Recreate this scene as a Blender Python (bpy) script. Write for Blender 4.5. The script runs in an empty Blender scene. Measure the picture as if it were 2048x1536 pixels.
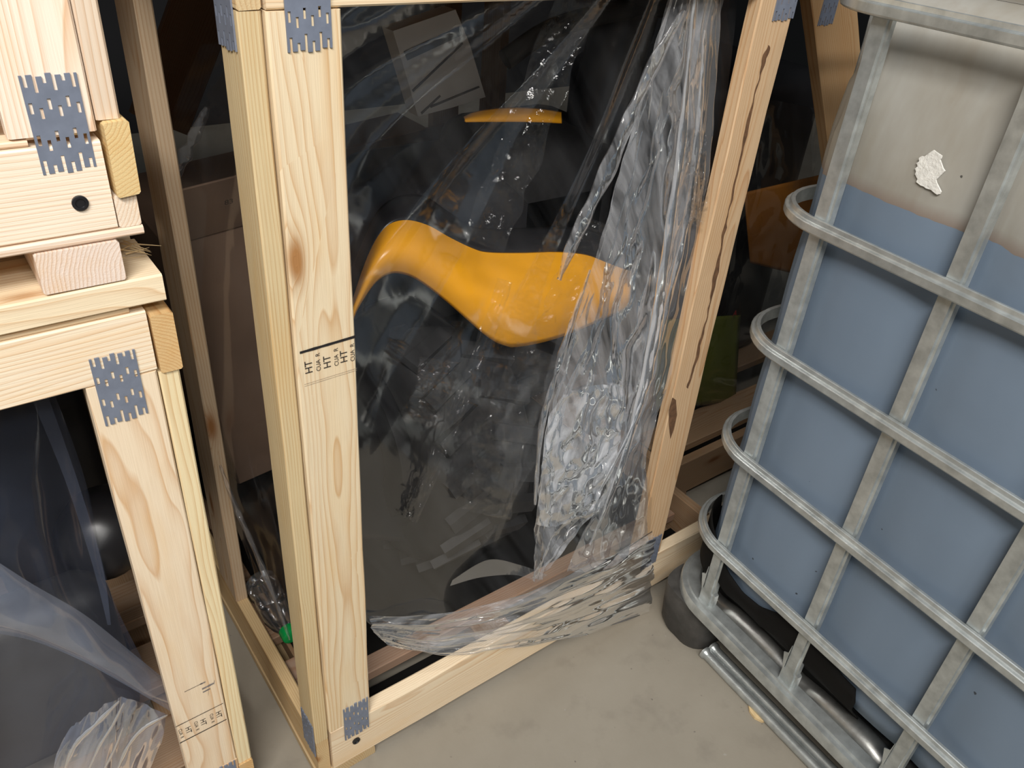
import bpy, bmesh, math, random
from mathutils import Vector, Matrix, noise
random.seed(7)
scene = bpy.context.scene
col = scene.collection
R = math.radians

# ------------------------------------------------------------------ camera
F_PX, PITCH, ROLL, YAW, HC = 1600.0, R(33.6), R(5.05), R(39.0), 1.28
fw = Vector((math.sin(YAW)*math.cos(PITCH), math.cos(YAW)*math.cos(PITCH), -math.sin(PITCH)))
rt = Vector((math.cos(YAW), -math.sin(YAW), 0)); up = rt.cross(fw)
CR = math.cos(ROLL)*rt + math.sin(ROLL)*up
CU = -math.sin(ROLL)*rt + math.cos(ROLL)*up
cam = bpy.data.objects.new('camera', bpy.data.cameras.new('camera')); col.objects.link(cam)
cam.data.sensor_width = 36; cam.data.lens = F_PX/2048*36; cam.data.clip_start = .02
cam.matrix_world = Matrix(((CR.x, CU.x, -fw.x, 0), (CR.y, CU.y, -fw.y, 0), (CR.z, CU.z, -fw.z, HC), (0, 0, 0, 1)))
scene.camera = cam
EYE = Vector((0, 0, HC))
def ray(px, py): return (px-1024)/F_PX*CR - (py-768)/F_PX*CU + fw
def ony(px, py, y): d = ray(px, py); return EYE + d*(y/d.y)
def onx(px, py, x): d = ray(px, py); return EYE + d*(x/d.x)
def onz(px, py, z): d = ray(px, py); return EYE + d*((z-HC)/d.z)

# ------------------------------------------------------------------ light
world = bpy.data.worlds.new('world'); scene.world = world; world.use_nodes = True
world.node_tree.nodes['Background'].inputs[0].default_value = (.80, .90, 1.0, 1)
world.node_tree.nodes['Background'].inputs[1].default_value = .07
def area(name, loc, target, sx, sy, power, color=(1, 1, 1)):
    l = bpy.data.lights.new(name, 'AREA'); l.shape = 'RECTANGLE'; l.size = sx; l.size_y = sy; l.energy = power; l.color = color
    o = bpy.data.objects.new(name, l); col.objects.link(o); o.location = loc
    o.rotation_euler = (Vector(target)-Vector(loc)).to_track_quat('-Z', 'Y').to_euler()
    return o
area('ceiling_tube_lamp', (-.95, -.85, 3.0), (.35, .6, .4), 1.4, .26, 80, (1, .965, .92))
area('ceiling_tube_lamp', (-.10, -2.2, 3.0), (.7, .5, .3), 1.4, .26, 42, (1, .97, .93))
area('ceiling_tube_lamp', (.45, .25, 3.2), (.45, .25, 0), 1.4, .22, 5, (.92, .96, 1))
vs = scene.view_settings
vs.view_transform = 'Standard'; vs.look = 'None'; vs.gamma = 1; vs.use_curve_mapping = False; vs.exposure = .3

# ------------------------------------------------------------------ materials
def new_mat(name):
    m = bpy.data.materials.new(name); m.use_nodes = True
    nt = m.node_tree; return m, nt, nt.nodes['Principled BSDF']
def N(nt, t, **kw):
    n = nt.nodes.new(t)
    for k, v in kw.items():
        if k.startswith('i_'):
            s = k[2:]; n.inputs[int(s) if s.isdigit() else s].default_value = v
        else: setattr(n, k, v)
    return n
def math_(nt, op, a, b=None, c=None, clamp=False):
    n = nt.nodes.new('ShaderNodeMath'); n.operation = op; n.use_clamp = clamp
    for i, v in enumerate((a, b, c)):
        if v is None: continue
        if isinstance(v, (int, float)): n.inputs[i].default_value = v
        else: nt.links.new(v, n.inputs[i])
    return n.outputs[0]
def mixc(nt, fac, a, b, blend='MIX'):
    n = nt.nodes.new('ShaderNodeMix'); n.data_type = 'RGBA'; n.blend_type = blend
    for s, v in ((n.inputs[0], fac), (n.inputs[6], a), (n.inputs[7], b)):
        if isinstance(v, (int, float)): s.default_value = v
        elif isinstance(v, tuple): s.default_value = v if len(v) == 4 else (*v, 1)
        else: nt.links.new(v, s)
    return n.outputs[2]
def ramp(nt, fac, stops):
    n = nt.nodes.new('ShaderNodeValToRGB'); e = n.color_ramp.elements
    while len(e) < len(stops): e.new(.5)
    for k, (p, c) in enumerate(stops):
        e[k].position = p; e[k].color = (c, c, c, 1) if isinstance(c, (int, float)) else (*c, 1)
    nt.links.new(fac, n.inputs[0]); return n.outputs[0]
def noise_(nt, vec, scale, detail=3, rough=.55, dist=0):
    n = N(nt, 'ShaderNodeTexNoise', i_Scale=scale, i_Detail=detail, i_Roughness=rough, i_Distortion=dist)
    if vec is not None: nt.links.new(vec, n.inputs['Vector'])
    return n.outputs['Fac']
def vmul(nt, v, s):
    n = nt.nodes.new('ShaderNodeVectorMath'); n.operation = 'MULTIPLY'; nt.links.new(v, n.inputs[0]); n.inputs[1].default_value = s; return n.outputs[0]
def vadd(nt, a, b):
    n = nt.nodes.new('ShaderNodeVectorMath'); n.operation = 'ADD'; nt.links.new(a, n.inputs[0]); nt.links.new(b, n.inputs[1]); return n.outputs[0]
def bump(nt, bsdf, h, strength, dist=.002):
    b = N(nt, 'ShaderNodeBump', i_Strength=strength, i_Distance=dist)
    nt.links.new(h, b.inputs['Height']); nt.links.new(b.outputs[0], bsdf.inputs['Normal']); return b

def wood_material():
    m, nt, bs = new_mat('sawn_softwood')
    tc = N(nt, 'ShaderNodeTexCoord'); oi = N(nt, 'ShaderNodeObjectInfo')
    rnd = oi.outputs['Random']
    off = N(nt, 'ShaderNodeCombineXYZ')
    nt.links.new(math_(nt, 'MULTIPLY', rnd, 37.0), off.inputs[0]); nt.links.new(math_(nt, 'MULTIPLY', rnd, 11.3), off.inputs[1]); nt.links.new(math_(nt, 'MULTIPLY', rnd, 5.7), off.inputs[2])
    P = tc.outputs['Object']; Q = vadd(nt, P, off.outputs[0])
    sep = N(nt, 'ShaderNodeSeparateXYZ'); nt.links.new(P, sep.inputs[0])
    nz = N(nt, 'ShaderNodeTexNoise', i_Scale=1.0, i_Detail=2.0); nt.links.new(vmul(nt, Q, (2.2, 16, 16)), nz.inputs['Vector'])
    ns = N(nt, 'ShaderNodeSeparateColor'); nt.links.new(nz.outputs['Color'], ns.inputs[0])
    # knots: sparse voronoi cells stretched along the grain
    vo = N(nt, 'ShaderNodeTexVoronoi', i_Scale=1.0); nt.links.new(vmul(nt, Q, (4.2, 13, 13)), vo.inputs['Vector'])
    vs_ = N(nt, 'ShaderNodeSeparateColor'); nt.links.new(vo.outputs['Color'], vs_.inputs[0])
    keep = math_(nt, 'GREATER_THAN', vs_.outputs[0], .62)
    kd = math_(nt, 'ADD', vo.outputs['Distance'], math_(nt, 'MULTIPLY', math_(nt, 'SUBTRACT', 1.0, keep), 5.0))
    pull = math_(nt, 'MULTIPLY', math_(nt, 'POWER', 2.718, math_(nt, 'MULTIPLY', kd, -7.0)), .012)
    py = math_(nt, 'MULTIPLY', math_(nt, 'SUBTRACT', math_(nt, 'FRACT', math_(nt, 'MULTIPLY', rnd, 13.7)), .5), .20)
    pz = math_(nt, 'SUBTRACT', math_(nt, 'MULTIPLY', math_(nt, 'FRACT', math_(nt, 'MULTIPLY', rnd, 71.3)), -.05), .012)
    yy = math_(nt, 'ADD', math_(nt, 'SUBTRACT', sep.outputs[1], py), math_(nt, 'MULTIPLY', ns.outputs[0], .022))
    zz = math_(nt, 'ADD', math_(nt, 'SUBTRACT', sep.outputs[2], pz), math_(nt, 'MULTIPLY', ns.outputs[1], .022))
    rr = math_(nt, 'SQRT', math_(nt, 'ADD', math_(nt, 'MULTIPLY', yy, yy), math_(nt, 'MULTIPLY', zz, zz)))
    rr = math_(nt, 'ADD', rr, pull)
    ring = math_(nt, 'FRACT', math_(nt, 'MULTIPLY', rr, 1/.0034))
    rv = ramp(nt, ring, [(0, 0.05), (.45, .12), (.80, .55), (.93, 1.0), (1, .1)])
    fib = noise_(nt, vmul(nt, Q, (14, 700, 700)), 1.0, 2)
    blot = noise_(nt, vmul(nt, Q, (5, 30, 30)), 1.0, 3)
    A = oi.outputs['Color']
    dark = mixc(nt, 1.0, A, (.74, .54, .38), 'MULTIPLY')
    c = mixc(nt, math_(nt, 'MULTIPLY', rv, math_(nt, 'MULTIPLY', blot, 1.45)), A, dark)
    c = mixc(nt, math_(nt, 'MULTIPLY', ramp(nt, fib, [(.42, 0), (.72, 1)]), .16), c, mixc(nt, 1.0, A, (.62, .50, .38), 'MULTIPLY'))
    c = mixc(nt, math_(nt, 'MULTIPLY', ramp(nt, blot, [(.52, 0), (.8, 1)]), .45), c, mixc(nt, 1.0, A, (.94, .78, .56), 'MULTIPLY'))
    kf = ramp(nt, kd, [(.05, 1), (.085, .75), (.13, .25), (.2, 0)])
    c = mixc(nt, kf, c, mixc(nt, 1.0, A, (.50, .29, .15), 'MULTIPLY'))
    nt.links.new(c, bs.inputs['Base Color']); bs.inputs['Roughness'].default_value = .72; bs.inputs['Specular IOR Level'].default_value = .25
    bump(nt, bs, math_(nt, 'ADD', math_(nt, 'MULTIPLY', rv, .4), fib), .22, .0015)
    return m
M = {}
M['wood'] = wood_material()
def simple(name, color, rough=.6, metal=0, var=.25, scale=12, bumpk=0, spec=.5, bscale=60):
    m, nt, bs = new_mat(name); tc = N(nt, 'ShaderNodeTexCoord')
    n = noise_(nt, tc.outputs['Object'], scale, 5)
    c = mixc(nt, ramp(nt, n, [(.3, 0), (.72, 1)]), tuple(x*(1-var) for x in color), tuple(min(1, x*(1+var)) for x in color))
    nt.links.new(c, bs.inputs['Base Color']); bs.inputs['Roughness'].default_value = rough; bs.inputs['Metallic'].default_value = metal
    bs.inputs['Specular IOR Level'].default_value = spec
    if bumpk: bump(nt, bs, noise_(nt, tc.outputs['Object'], bscale, 5), bumpk, .003)
    M[name] = m; return m
simple('plate_steel', (.205, .235, .305), .45, .25, .12, 60)
simple('galvanised', (.50, .53, .525), .36, .68, .22, 45, .06)
simple('galvanised_tray', (.42, .42, .40), .34, .9, .45, 16, .15)
simple('black_rubber', (.012, .012, .013), .6, 0, .3, 20, .25)
simple('tread_rubber', (.020, .020, .021), .7, 0, .3, 20, .2, spec=.3)
simple('black_plastic', (.012, .012, .014), .35, 0, .3, 10)
simple('grimy_black', (.055, .052, .048), .62, 0, .5, 22, .8, bscale=35)
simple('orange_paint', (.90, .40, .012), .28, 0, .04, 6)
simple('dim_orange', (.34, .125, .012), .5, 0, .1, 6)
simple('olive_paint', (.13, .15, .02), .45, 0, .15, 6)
simple('cardboard', (.24, .155, .105), .8, 0, .1, 9, .1)
simple('foam_white', (.62, .62, .60), .7, 0, .08, 9)
simple('foam_stripe', (.10, .10, .10), .7, 0, .1, 9)
simple('ink', (.012, .010, .010), .7, 0, .2, 200)
simple('ink_faded', (.20, .18, .17), .8, 0, .3, 200)
simple('ink_pale', (.42, .34, .25), .8, 0, .2, 200)
simple('red_print', (.45, .03, .03), .6, 0, .1, 9)
simple('green_cap', (.005, .32, .07), .35, 0, .15, 60)
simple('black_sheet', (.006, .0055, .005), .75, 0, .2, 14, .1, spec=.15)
simple('sticker', (.80, .79, .74), .6, 0, .08, 70, .5, bscale=220)
simple('chip', (.70, .52, .28), .8, 0, .2, 60)
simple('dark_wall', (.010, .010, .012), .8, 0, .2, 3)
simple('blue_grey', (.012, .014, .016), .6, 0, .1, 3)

def floor_material():
    m, nt, bs = new_mat('painted_concrete'); tc = N(nt, 'ShaderNodeTexCoord'); P = tc.outputs['Object']
    a = noise_(nt, P, 2.3, 6, .6); b = noise_(nt, P, 11, 5, .6); c2 = noise_(nt, P, 160, 2)
    c = mixc(nt, ramp(nt, a, [(.35, 0), (.68, 1)]), (.252, .226, .182), (.310, .282, .232))
    c = mixc(nt, math_(nt, 'MULTIPLY', ramp(nt, b, [(.55, 0), (.75, 1)]), .45), c, (.165, .145, .122))
    sp = noise_(nt, P, 46, 2); c = mixc(nt, ramp(nt, sp, [(.725, 0), (.75, .75)]), c, (.12, .10, .09))
    s2 = noise_(nt, vmul(nt, P, (1.0, 1.15, 1)), 33, 2); c = mixc(nt, ramp(nt, s2, [(.74, 0), (.76, .55)]), c, (.36, .345, .31))
    nt.links.new(c, bs.inputs['Base Color']); bs.inputs['Roughness'].default_value = .55; bs.inputs['Specular IOR Level'].default_value = .3
    bump(nt, bs, math_(nt, 'ADD', b, math_(nt, 'MULTIPLY', c2, .3)), .15, .004)
    return m
M['floor'] = floor_material()

LEVEL = .948
def tank_material():
    m, nt, bs = new_mat('translucent_tank'); tc = N(nt, 'ShaderNodeTexCoord'); P = tc.outputs['Object']
    sep = N(nt, 'ShaderNodeSeparateXYZ'); nt.links.new(P, sep.inputs[0])
    wob = math_(nt, 'MULTIPLY', math_(nt, 'SUBTRACT', noise_(nt, P, 26, 3), .5), .010)
    d = math_(nt, 'ADD', math_(nt, 'SUBTRACT', sep.outputs[2], LEVEL), wob)
    wet = math_(nt, 'LESS_THAN', d, 0.0)
    ed = ramp(nt, math_(nt, 'ADD', math_(nt, 'MULTIPLY', d, 20.0), .5), [(.49, 0), (.5, .9), (.62, .6), (.85, 0)])
    st = noise_(nt, vmul(nt, P, (6, 9, 3)), 1.0, 5, .6)
    dry = mixc(nt, ramp(nt, st, [(.38, 0), (.66, 1)]), (.300, .278, .232), (.385, .380, .350))
    drip = noise_(nt, vmul(nt, P, (16, 16, 2.2)), 1.0, 4)
    dry = mixc(nt, math_(nt, 'MULTIPLY', ramp(nt, drip, [(.56, 0), (.72, 1)]), .55), dry, (.27, .22, .16))
    dry = mixc(nt, ed, dry, (.235, .185, .155))
    l2 = noise_(nt, vmul(nt, P, (3, 5, 1.5)), 1.0, 3)
    wetc = mixc(nt, l2, (.132, .180, .243), (.205, .265, .345))
    c = mixc(nt, wet, dry, wetc)
    sp = noise_(nt, P, 75, 1); c = mixc(nt, ramp(nt, sp, [(.795, 0), (.81, .8)]), c, (.02, .02, .02))
    nt.links.new(c, bs.inputs['Base Color']); bs.inputs['Roughness'].default_value = .48; bs.inputs['Specular IOR Level'].default_value = .3
    bump(nt, bs, noise_(nt, P, 14, 3), .12, .006)
    return m
M['tank'] = tank_material()

def film_material(name, haze, hvar, gloss=1.0, bs_=30, bk=.35, tint=(.92, .95, 1.0), hscale=(9, 9, 5), vstr=(1, 1, .16), hrot=0):
    m = bpy.data.materials.new(name); m.use_nodes = True; nt = m.node_tree; nt.nodes.clear()
    out = N(nt, 'ShaderNodeOutputMaterial'); tc = N(nt, 'ShaderNodeTexCoord'); P = tc.outputs['Object']
    b = N(nt, 'ShaderNodeBump', i_Strength=bk, i_Distance=.006)
    vr = N(nt, 'ShaderNodeVectorRotate', rotation_type='Y_AXIS'); nt.links.new(P, vr.inputs['Vector']); vr.inputs['Angle'].default_value = R(hrot)
    PR = vr.outputs[0]; PS = vmul(nt, PR, vstr)
    h = math_(nt, 'ADD', noise_(nt, PS, bs_, 3, .5, .6), math_(nt, 'MULTIPLY', noise_(nt, PS, bs_*3.3, 2), .35))
    nt.links.new(h, b.inputs['Height'])
    tr = N(nt, 'ShaderNodeBsdfTransparent'); tr.inputs[0].default_value = (.97, .97, .97, 1)
    df = N(nt, 'ShaderNodeBsdfDiffuse'); df.inputs[0].default_value = (*tint, 1); nt.links.new(b.outputs[0], df.inputs['Normal'])
    tl = N(nt, 'ShaderNodeBsdfTranslucent'); tl.inputs[0].default_value = (*tint, 1)
    ms = N(nt, 'ShaderNodeMixShader', i_0=.4); nt.links.new(df.outputs[0], ms.inputs[1]); nt.links.new(tl.outputs[0], ms.inputs[2])
    gl = N(nt, 'ShaderNodeBsdfGlossy'); gl.inputs['Roughness'].default_value = .10; gl.inputs[0].default_value = (1, 1, 1, 1); nt.links.new(b.outputs[0], gl.inputs['Normal'])
    lw = N(nt, 'ShaderNodeLayerWeight', i_Blend=.32); nt.links.new(b.outputs[0], lw.inputs['Normal'])
    n = noise_(nt, vmul(nt, PR, hscale), 1.0, 4, .6, .4)
    hz = math_(nt, 'MULTIPLY', ramp(nt, n, [(.35, 1-hvar), (.7, 1+0*hvar)]), haze)
    hz = math_(nt, 'ADD', hz, math_(nt, 'MULTIPLY', math_(nt, 'POWER', lw.outputs['Facing'], 3.0), haze*1.2), clamp=True)
    m1 = N(nt, 'ShaderNodeMixShader'); nt.links.new(hz, m1.inputs[0]); nt.links.new(tr.outputs[0], m1.inputs[1]); nt.links.new(ms.outputs[0], m1.inputs[2])
    m2 = N(nt, 'ShaderNodeMixShader'); nt.links.new(math_(nt, 'MULTIPLY', lw.outputs['Fresnel'], gloss, clamp=True), m2.inputs[0]); nt.links.new(m1.outputs[0], m2.inputs[1]); nt.links.new(gl.outputs[0], m2.inputs[2])
    nt.links.new(m2.outputs[0], out.inputs[0]); M[name] = m; return m
film_material('film_thin', .026, 1.0, .14, 14, .10, hscale=(26, 4, 1.3), vstr=(1, .5, .06), hrot=27)
film_material('film_dense', .34, .9, .6, 24, .40, hscale=(55, 14, 4), vstr=(1.2, .6, .12), hrot=16)
film_material('film_pleat', .50, .6, .7, 30, .4, vstr=(1, 1, .1), hrot=10)
film_material('film_bright', .60, .9, .6, 20, .25, hscale=(34, 10, 14), vstr=(1, 1, .4), hrot=-25)
film_material('film_crackle', .012, .8, .8, 42, .9, vstr=(1, 1, .6), hrot=20)
film_material('film_hem', .34, .95, .8, 20, .5, hscale=(4, 10, 80), vstr=(.12, 1, 1.6), hrot=-8)
film_material('film_veil', .085, .6, .3, 16, .2, vstr=(1, 1, .2), hrot=15)
film_material('film_flap', .18, .5, .35, 16, .2, vstr=(1, 1, .2), hrot=15)

# ------------------------------------------------------------------ object helpers
W = {}
def reg(o, mw, parent=None):
    col.objects.link(o)
    W[o.name] = mw.copy()
    o.matrix_basis = mw
    if parent is not None:
        o.parent = parent; o.matrix_parent_inverse = W[parent.name].inverted()
    return o
def tag(o, label, cat=None, group=None, kind=None):
    if label: o['label'] = label
    if cat: o['category'] = cat
    if group: o['group'] = group
    if kind: o['kind'] = kind
    return o
def thing(name, loc, label, cat, group=None):
    return tag(reg(bpy.data.objects.new(name, None), Matrix.Translation(loc)), label, cat, group)
def mesh_obj(name, verts, faces, mat, parent=None, mw=None, smooth=False, angle=None, color=None):
    me = bpy.data.meshes.new(name); me.from_pydata([tuple(v) for v in verts], [], faces); me.update()
    if mat is not None: me.materials.append(M[mat] if isinstance(mat, str) else mat)
    if smooth:
        for p in me.polygons: p.use_smooth = True
        if angle: me.set_sharp_from_angle(angle=R(angle))
    o = bpy.data.objects.new(name, me)
    if color: o.color = (*color, 1)
    return reg(o, mw or Matrix.Identity(4), parent)
def center_mesh(vs):
    c = Vector((0, 0, 0))
    for v in vs: c += Vector(v)
    c /= len(vs)
    return [Vector(v)-c for v in vs], Matrix.Translation(c)
def recalc(o):
    bm = bmesh.new(); bm.from_mesh(o.data); bmesh.ops.recalc_face_normals(bm, faces=bm.faces); bm.to_mesh(o.data); bm.free(); return o

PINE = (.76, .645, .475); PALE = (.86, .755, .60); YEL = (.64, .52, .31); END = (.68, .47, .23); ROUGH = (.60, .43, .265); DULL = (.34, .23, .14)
def plank_mesh(L, Wd, T, jit=.0006, bev=.0018, wane=0, seed=0, notch=None):
    n = max(2, int(L/.05)); vs = []; fs = []
    w, t = Wd/2, T/2
    sec = [(-w+bev, -t), (w-bev, -t), (w, -t+bev), (w, t-bev), (w-bev, t), (-w+bev, t), (-w, t-bev), (-w, -t+bev)]
    for i in range(n+1):
        x = -L/2+L*i/n
        for k, (y, z) in enumerate(sec):
            a = noise.noise((x*7+seed*3.1, y*20+seed, z*20))*jit*2
            yy, zz = y+a, z+noise.noise((x*9, seed*2.3+y*30, 5+z*30))*jit
            if wane and k in (2, 3, 4):   # irregular bark edge along one arris
                q = wane*max(0, noise.noise((x*6+seed, 1.7, 0))+.25+.35*noise.noise((x*31, seed, 0)))
                if k == 3: yy -= q*.8
                if k == 4: yy -= q
                if k == 2: yy -= q*.15
            vs.append((x, yy, zz))
    for i in range(n):
        for k in range(8):
            a, b = i*8+k, i*8+(k+1) % 8
            fs.append((a, b, b+8, a+8))
    fs.append(tuple(reversed(range(8)))); fs.append(tuple(range(n*8, n*8+8)))
    return vs, fs
_seed = [0]
def plank(parent, name, c, X, Z, L, Wd, T, color=PINE, label=None, **kw):
    """board: centre c, grain direction X, face normal Z"""
    _seed[0] += 1
    X = Vector(X).normalized(); Z = Vector(Z).normalized(); Y = Z.cross(X).normalized(); Z = X.cross(Y)
    vs, fs = plank_mesh(L, Wd, T, seed=_seed[0], **kw)
    mw = Matrix(((X.x, Y.x, Z.x, c[0]), (X.y, Y.y, Z.y, c[1]), (X.z, Y.z, Z.z, c[2]), (0, 0, 0, 1)))
    o = recalc(mesh_obj(name, vs, fs, 'wood', parent, mw, color=color))
    if label: o['label'] = label
    return o
def board(parent, name, lo, hi, grain, face, color=PINE, **kw):
    lo, hi = Vector(lo), Vector(hi); d = hi-lo; c = (lo+hi)/2
    ax = {'x': Vector((1, 0, 0)), 'y': Vector((0, 1, 0)), 'z': Vector((0, 0, 1)), '-x': Vector((-1, 0, 0)), '-y': Vector((0, -1, 0))}
    X, Z = ax[grain], ax[face]; Y = Z.cross(X)
    f = lambda v: abs(d.dot(v))
    return plank(parent, name, c, X, Z, f(X), f(Y), f(Z), color, **kw)

def box_vf(lo, hi, base=0):
    x0, y0, z0 = lo; x1, y1, z1 = hi
    v = [(x0, y0, z0), (x1, y0, z0), (x1, y1, z0), (x0, y1, z0), (x0, y0, z1), (x1, y0, z1), (x1, y1, z1), (x0, y1, z1)]
    f = [(0, 3, 2, 1), (4, 5, 6, 7), (0, 1, 5, 4), (1, 2, 6, 5), (2, 3, 7, 6), (3, 0, 4, 7)]
    return v, [tuple(i+base for i in q) for q in f]
def plate_mesh():
    rnd = random.Random(3); vs = []; fs = []
    def add(x0, x1, z0, z1):
        v, f = box_vf((x0, -.0008, z0), (x1, .0008, z1), len(vs)); vs.extend(v); fs.extend(f)
    n = 6; pitch = .0070; sw = .0027; W_ = .042; H_ = .080
    stag = [.001, -.0035, .0035, -.0025, .0045, -.001]
    xs = [(-2.5+i)*pitch for i in range(n)]
    edges = [-W_/2]+[e for x in xs for e in (x-sw/2, x+sw/2)]+[W_/2]
    for i in range(0, len(edges), 2):   # solid columns with ragged ends
        add(edges[i], edges[i+1], -H_/2+rnd.uniform(-.001, .002), H_/2+rnd.uniform(-.002, .001))
    for i, x in enumerate(xs):          # slotted columns
        zz = [-.026, 0, .026]
        s = stag[i]
        segs = [(-.0265+s-.0028, -.0175+s), (-.0085+s, .0085+s), (.0175+s, .0265+s+.0028)]
        for a, b in segs: add(x-sw/2, x+sw/2, a, b)
    me = bpy.data.meshes.new('nail_plate'); me.from_pydata(vs, [], fs); me.materials.append(M['plate_steel']); return me
PLATE = plate_mesh()
def nail_plate(parent, c, normal):
    n = Vector(normal).normalized(); Z = Vector((0, 0, 1)); Y = -n; X = Y.cross(Z)
    mw = Matrix(((X.x, Y.x, Z.x, c[0]), (X.y, Y.y, Z.y, c[1]), (X.z, Y.z, Z.z, c[2]), (0, 0, 0, 1)))
    o = reg(bpy.data.objects.new('nail_plate', PLATE), mw, parent); o['label'] = 'punched blue-grey steel nail plate'; return o
def disc(parent, name, c, normal, r, h, mat, label=None, ring=True):
    vs = []; fs = []; n = 20
    prof = [(r, -h), (r, h*.8), (r*.85, h), (r*.62, h), (r*.55, h*.35), (0, h*.35)] if ring else [(r, -h), (r, h*.7), (r*.9, h), (0, h)]
    for rr, z in prof:
        for k in range(n): a = 2*math.pi*k/n; vs.append((rr*math.cos(a), rr*math.sin(a), z))
    for j in range(len(prof)-1):
        for k in range(n): fs.append((j*n+k, j*n+(k+1) % n, (j+1)*n+(k+1) % n, (j+1)*n+k))
    q = Vector(normal).to_track_quat('Z', 'Y').to_matrix().to_4x4()
    o = mesh_obj(name, vs, fs, mat, parent, Matrix.Translation(c) @ q, True, 40)
    if label: o['label'] = label
    return o
def text_mesh(s, size):
    cu = bpy.data.curves.new('stamp_text', 'FONT'); cu.body = s; cu.size = size; cu.align_x = 'CENTER'; cu.align_y = 'CENTER'
    o = bpy.data.objects.new('stamp_text', cu); col.objects.link(o)
    me = bpy.data.meshes.new_from_object(o.evaluated_get(bpy.context.evaluated_depsgraph_get()))
    bpy.data.objects.remove(o); bpy.data.curves.remove(cu)
    return me
def stamp(parent, c, items, label, flip=False):
    """ink stamp on a face that looks towards -y; items: ('t', text, size, x, z, mat) read upwards, or ('b', x0, z0, x1, z1, thick, mat)"""
    vs = []; fs = []; mats = []; fm = []
    sg = -1 if flip else 1
    for it in items:
        if it[0] == 't':
            _, s, size, x, z, mt = it; me = text_mesh(s, size)
            if mt not in mats: mats.append(mt)
            b = len(vs)
            for v in me.vertices: vs.append((sg*(x-v.co.y), 0, sg*(z+v.co.x)))
            for p in me.polygons: fs.append(tuple(b+i for i in p.vertices)); fm.append(mats.index(mt))
            bpy.data.meshes.remove(me)
        else:
            _, x0, z0, x1, z1, th, mt = it
            if mt not in mats: mats.append(mt)
            b = len(vs); n = 8
            for k in range(n+1):
                t = k/n; w = th*(.7+.6*abs(noise.noise((t*9+x0*50, z0*40, 1))))
                vs.append((sg*(x0+(x1-x0)*t), 0, sg*(z0+(z1-z0)*t-w/2))); vs.append((sg*(x0+(x1-x0)*t), 0, sg*(z0+(z1-z0)*t+w/2)))
            for k in range(n): fs.append((b+2*k, b+2*k+2, b+2*k+3, b+2*k+1)); fm.append(mats.index(mt))
    o = mesh_obj('ink_stamp', vs, fs, None, parent, Matrix.Translation(c))
    for mt in mats: o.data.materials.append(M[mt])
    for p, i in zip(o.data.polygons, fm): p.material_index = i
    o['label'] = label; return o
def cr(p, t):
    """catmull-rom through list of vectors, t in 0..1"""
    n = len(p)-1; u = min(max(t, 0), 1)*n; i = min(int(u), n-1); u -= i
    g = lambda k: p[min(max(k, 0), n)]
    a, b, c, d = g(i-1), g(i), g(i+1), g(i+2)
    return .5*((2*b)+(c-a)*u+(2*a-5*b+4*c-d)*u*u+(3*b-a-3*c+d)*u**3)
def patch(name, parent, rows, nu, nv, mat, disp=None, smooth=True, thick=0, label=None):
    """lofted sheet through rows of (px, py, y): the y of every point is the sheet's own distance"""
    P = [[Vector(q) for q in r] for r in rows]; vs = []; fs = []
    for j in range(nv+1):
        v = j/nv; ctrl = [cr([r[k] for r in P], v) for k in range(len(P[0]))]
        for i in range(nu+1):
            u = i/nu; q = cr(ctrl, u)
            w = ony(q.x, q.y, q.z)
            if disp: w = w+disp(u, v, q, w)
            vs.append(w)
    for j in range(nv):
        for i in range(nu):
            a = j*(nu+1)+i; fs.append((a, a+1, a+nu+2, a+nu+1))
    vs, mw = center_mesh(vs)
    o = mesh_obj(name, vs, fs, mat, parent, mw, smooth)
    if thick:
        s = o.modifiers.new('solid', 'SOLIDIFY'); s.thickness = thick; s.offset = 0
    if label: o['label'] = label
    return o
def tube(name, parent, pts, r, mat, n=10, label=None, radii=None):
    pts = [Vector(p) for p in pts]; m = max(12, len(pts)*5); vs = []; fs = []
    C = [cr(pts, i/m) for i in range(m+1)]
    ref = Vector((.31, .2, .93))
    for i, c in enumerate(C):
        t = (C[min(i+1, m)]-C[max(i-1, 0)]).normalized(); a = t.cross(ref).normalized(); b = t.cross(a)
        rr = r if radii is None else r*radii(i/m)
        for k in range(n):
            th = 2*math.pi*k/n; vs.append(c+a*math.cos(th)*rr+b*math.sin(th)*rr)
    for i in range(m):
        for k in range(n): fs.append((i*n+k, i*n+(k+1) % n, (i+1)*n+(k+1) % n, (i+1)*n+k))
    fs.append(tuple(reversed(range(n)))); fs.append(tuple(range(m*n, m*n+n)))
    vs, mw = center_mesh(vs)
    o = recalc(mesh_obj(name, vs, fs, mat, parent, mw, True, 50))
    if label: o['label'] = label
    return o
def rbox(name, parent, c, size, r, mat, rot=None, seg=4, label=None, bulge=0):
    bm = bmesh.new(); bmesh.ops.create_cube(bm, size=1)
    for v in bm.verts: v.co = Vector((v.co.x*size[0], v.co.y*size[1], v.co.z*size[2]))
    bmesh.ops.bevel(bm, geom=list(bm.edges), offset=r, segments=seg, profile=.5, affect='EDGES')
    if bulge:
        for v in bm.verts: v.co += v.co.normalized()*noise.noise(v.co*9)*bulge
    me = bpy.data.meshes.new(name); bm.to_mesh(me); bm.free()
    for p in me.polygons: p.use_smooth = True
    me.set_sharp_from_angle(angle=R(40)); me.materials.append(M[mat])
    o = reg(bpy.data.objects.new(name, me), Matrix.Translation(c) @ (rot or Matrix.Identity(4)), parent)
    if label: o['label'] = label
    return o

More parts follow.
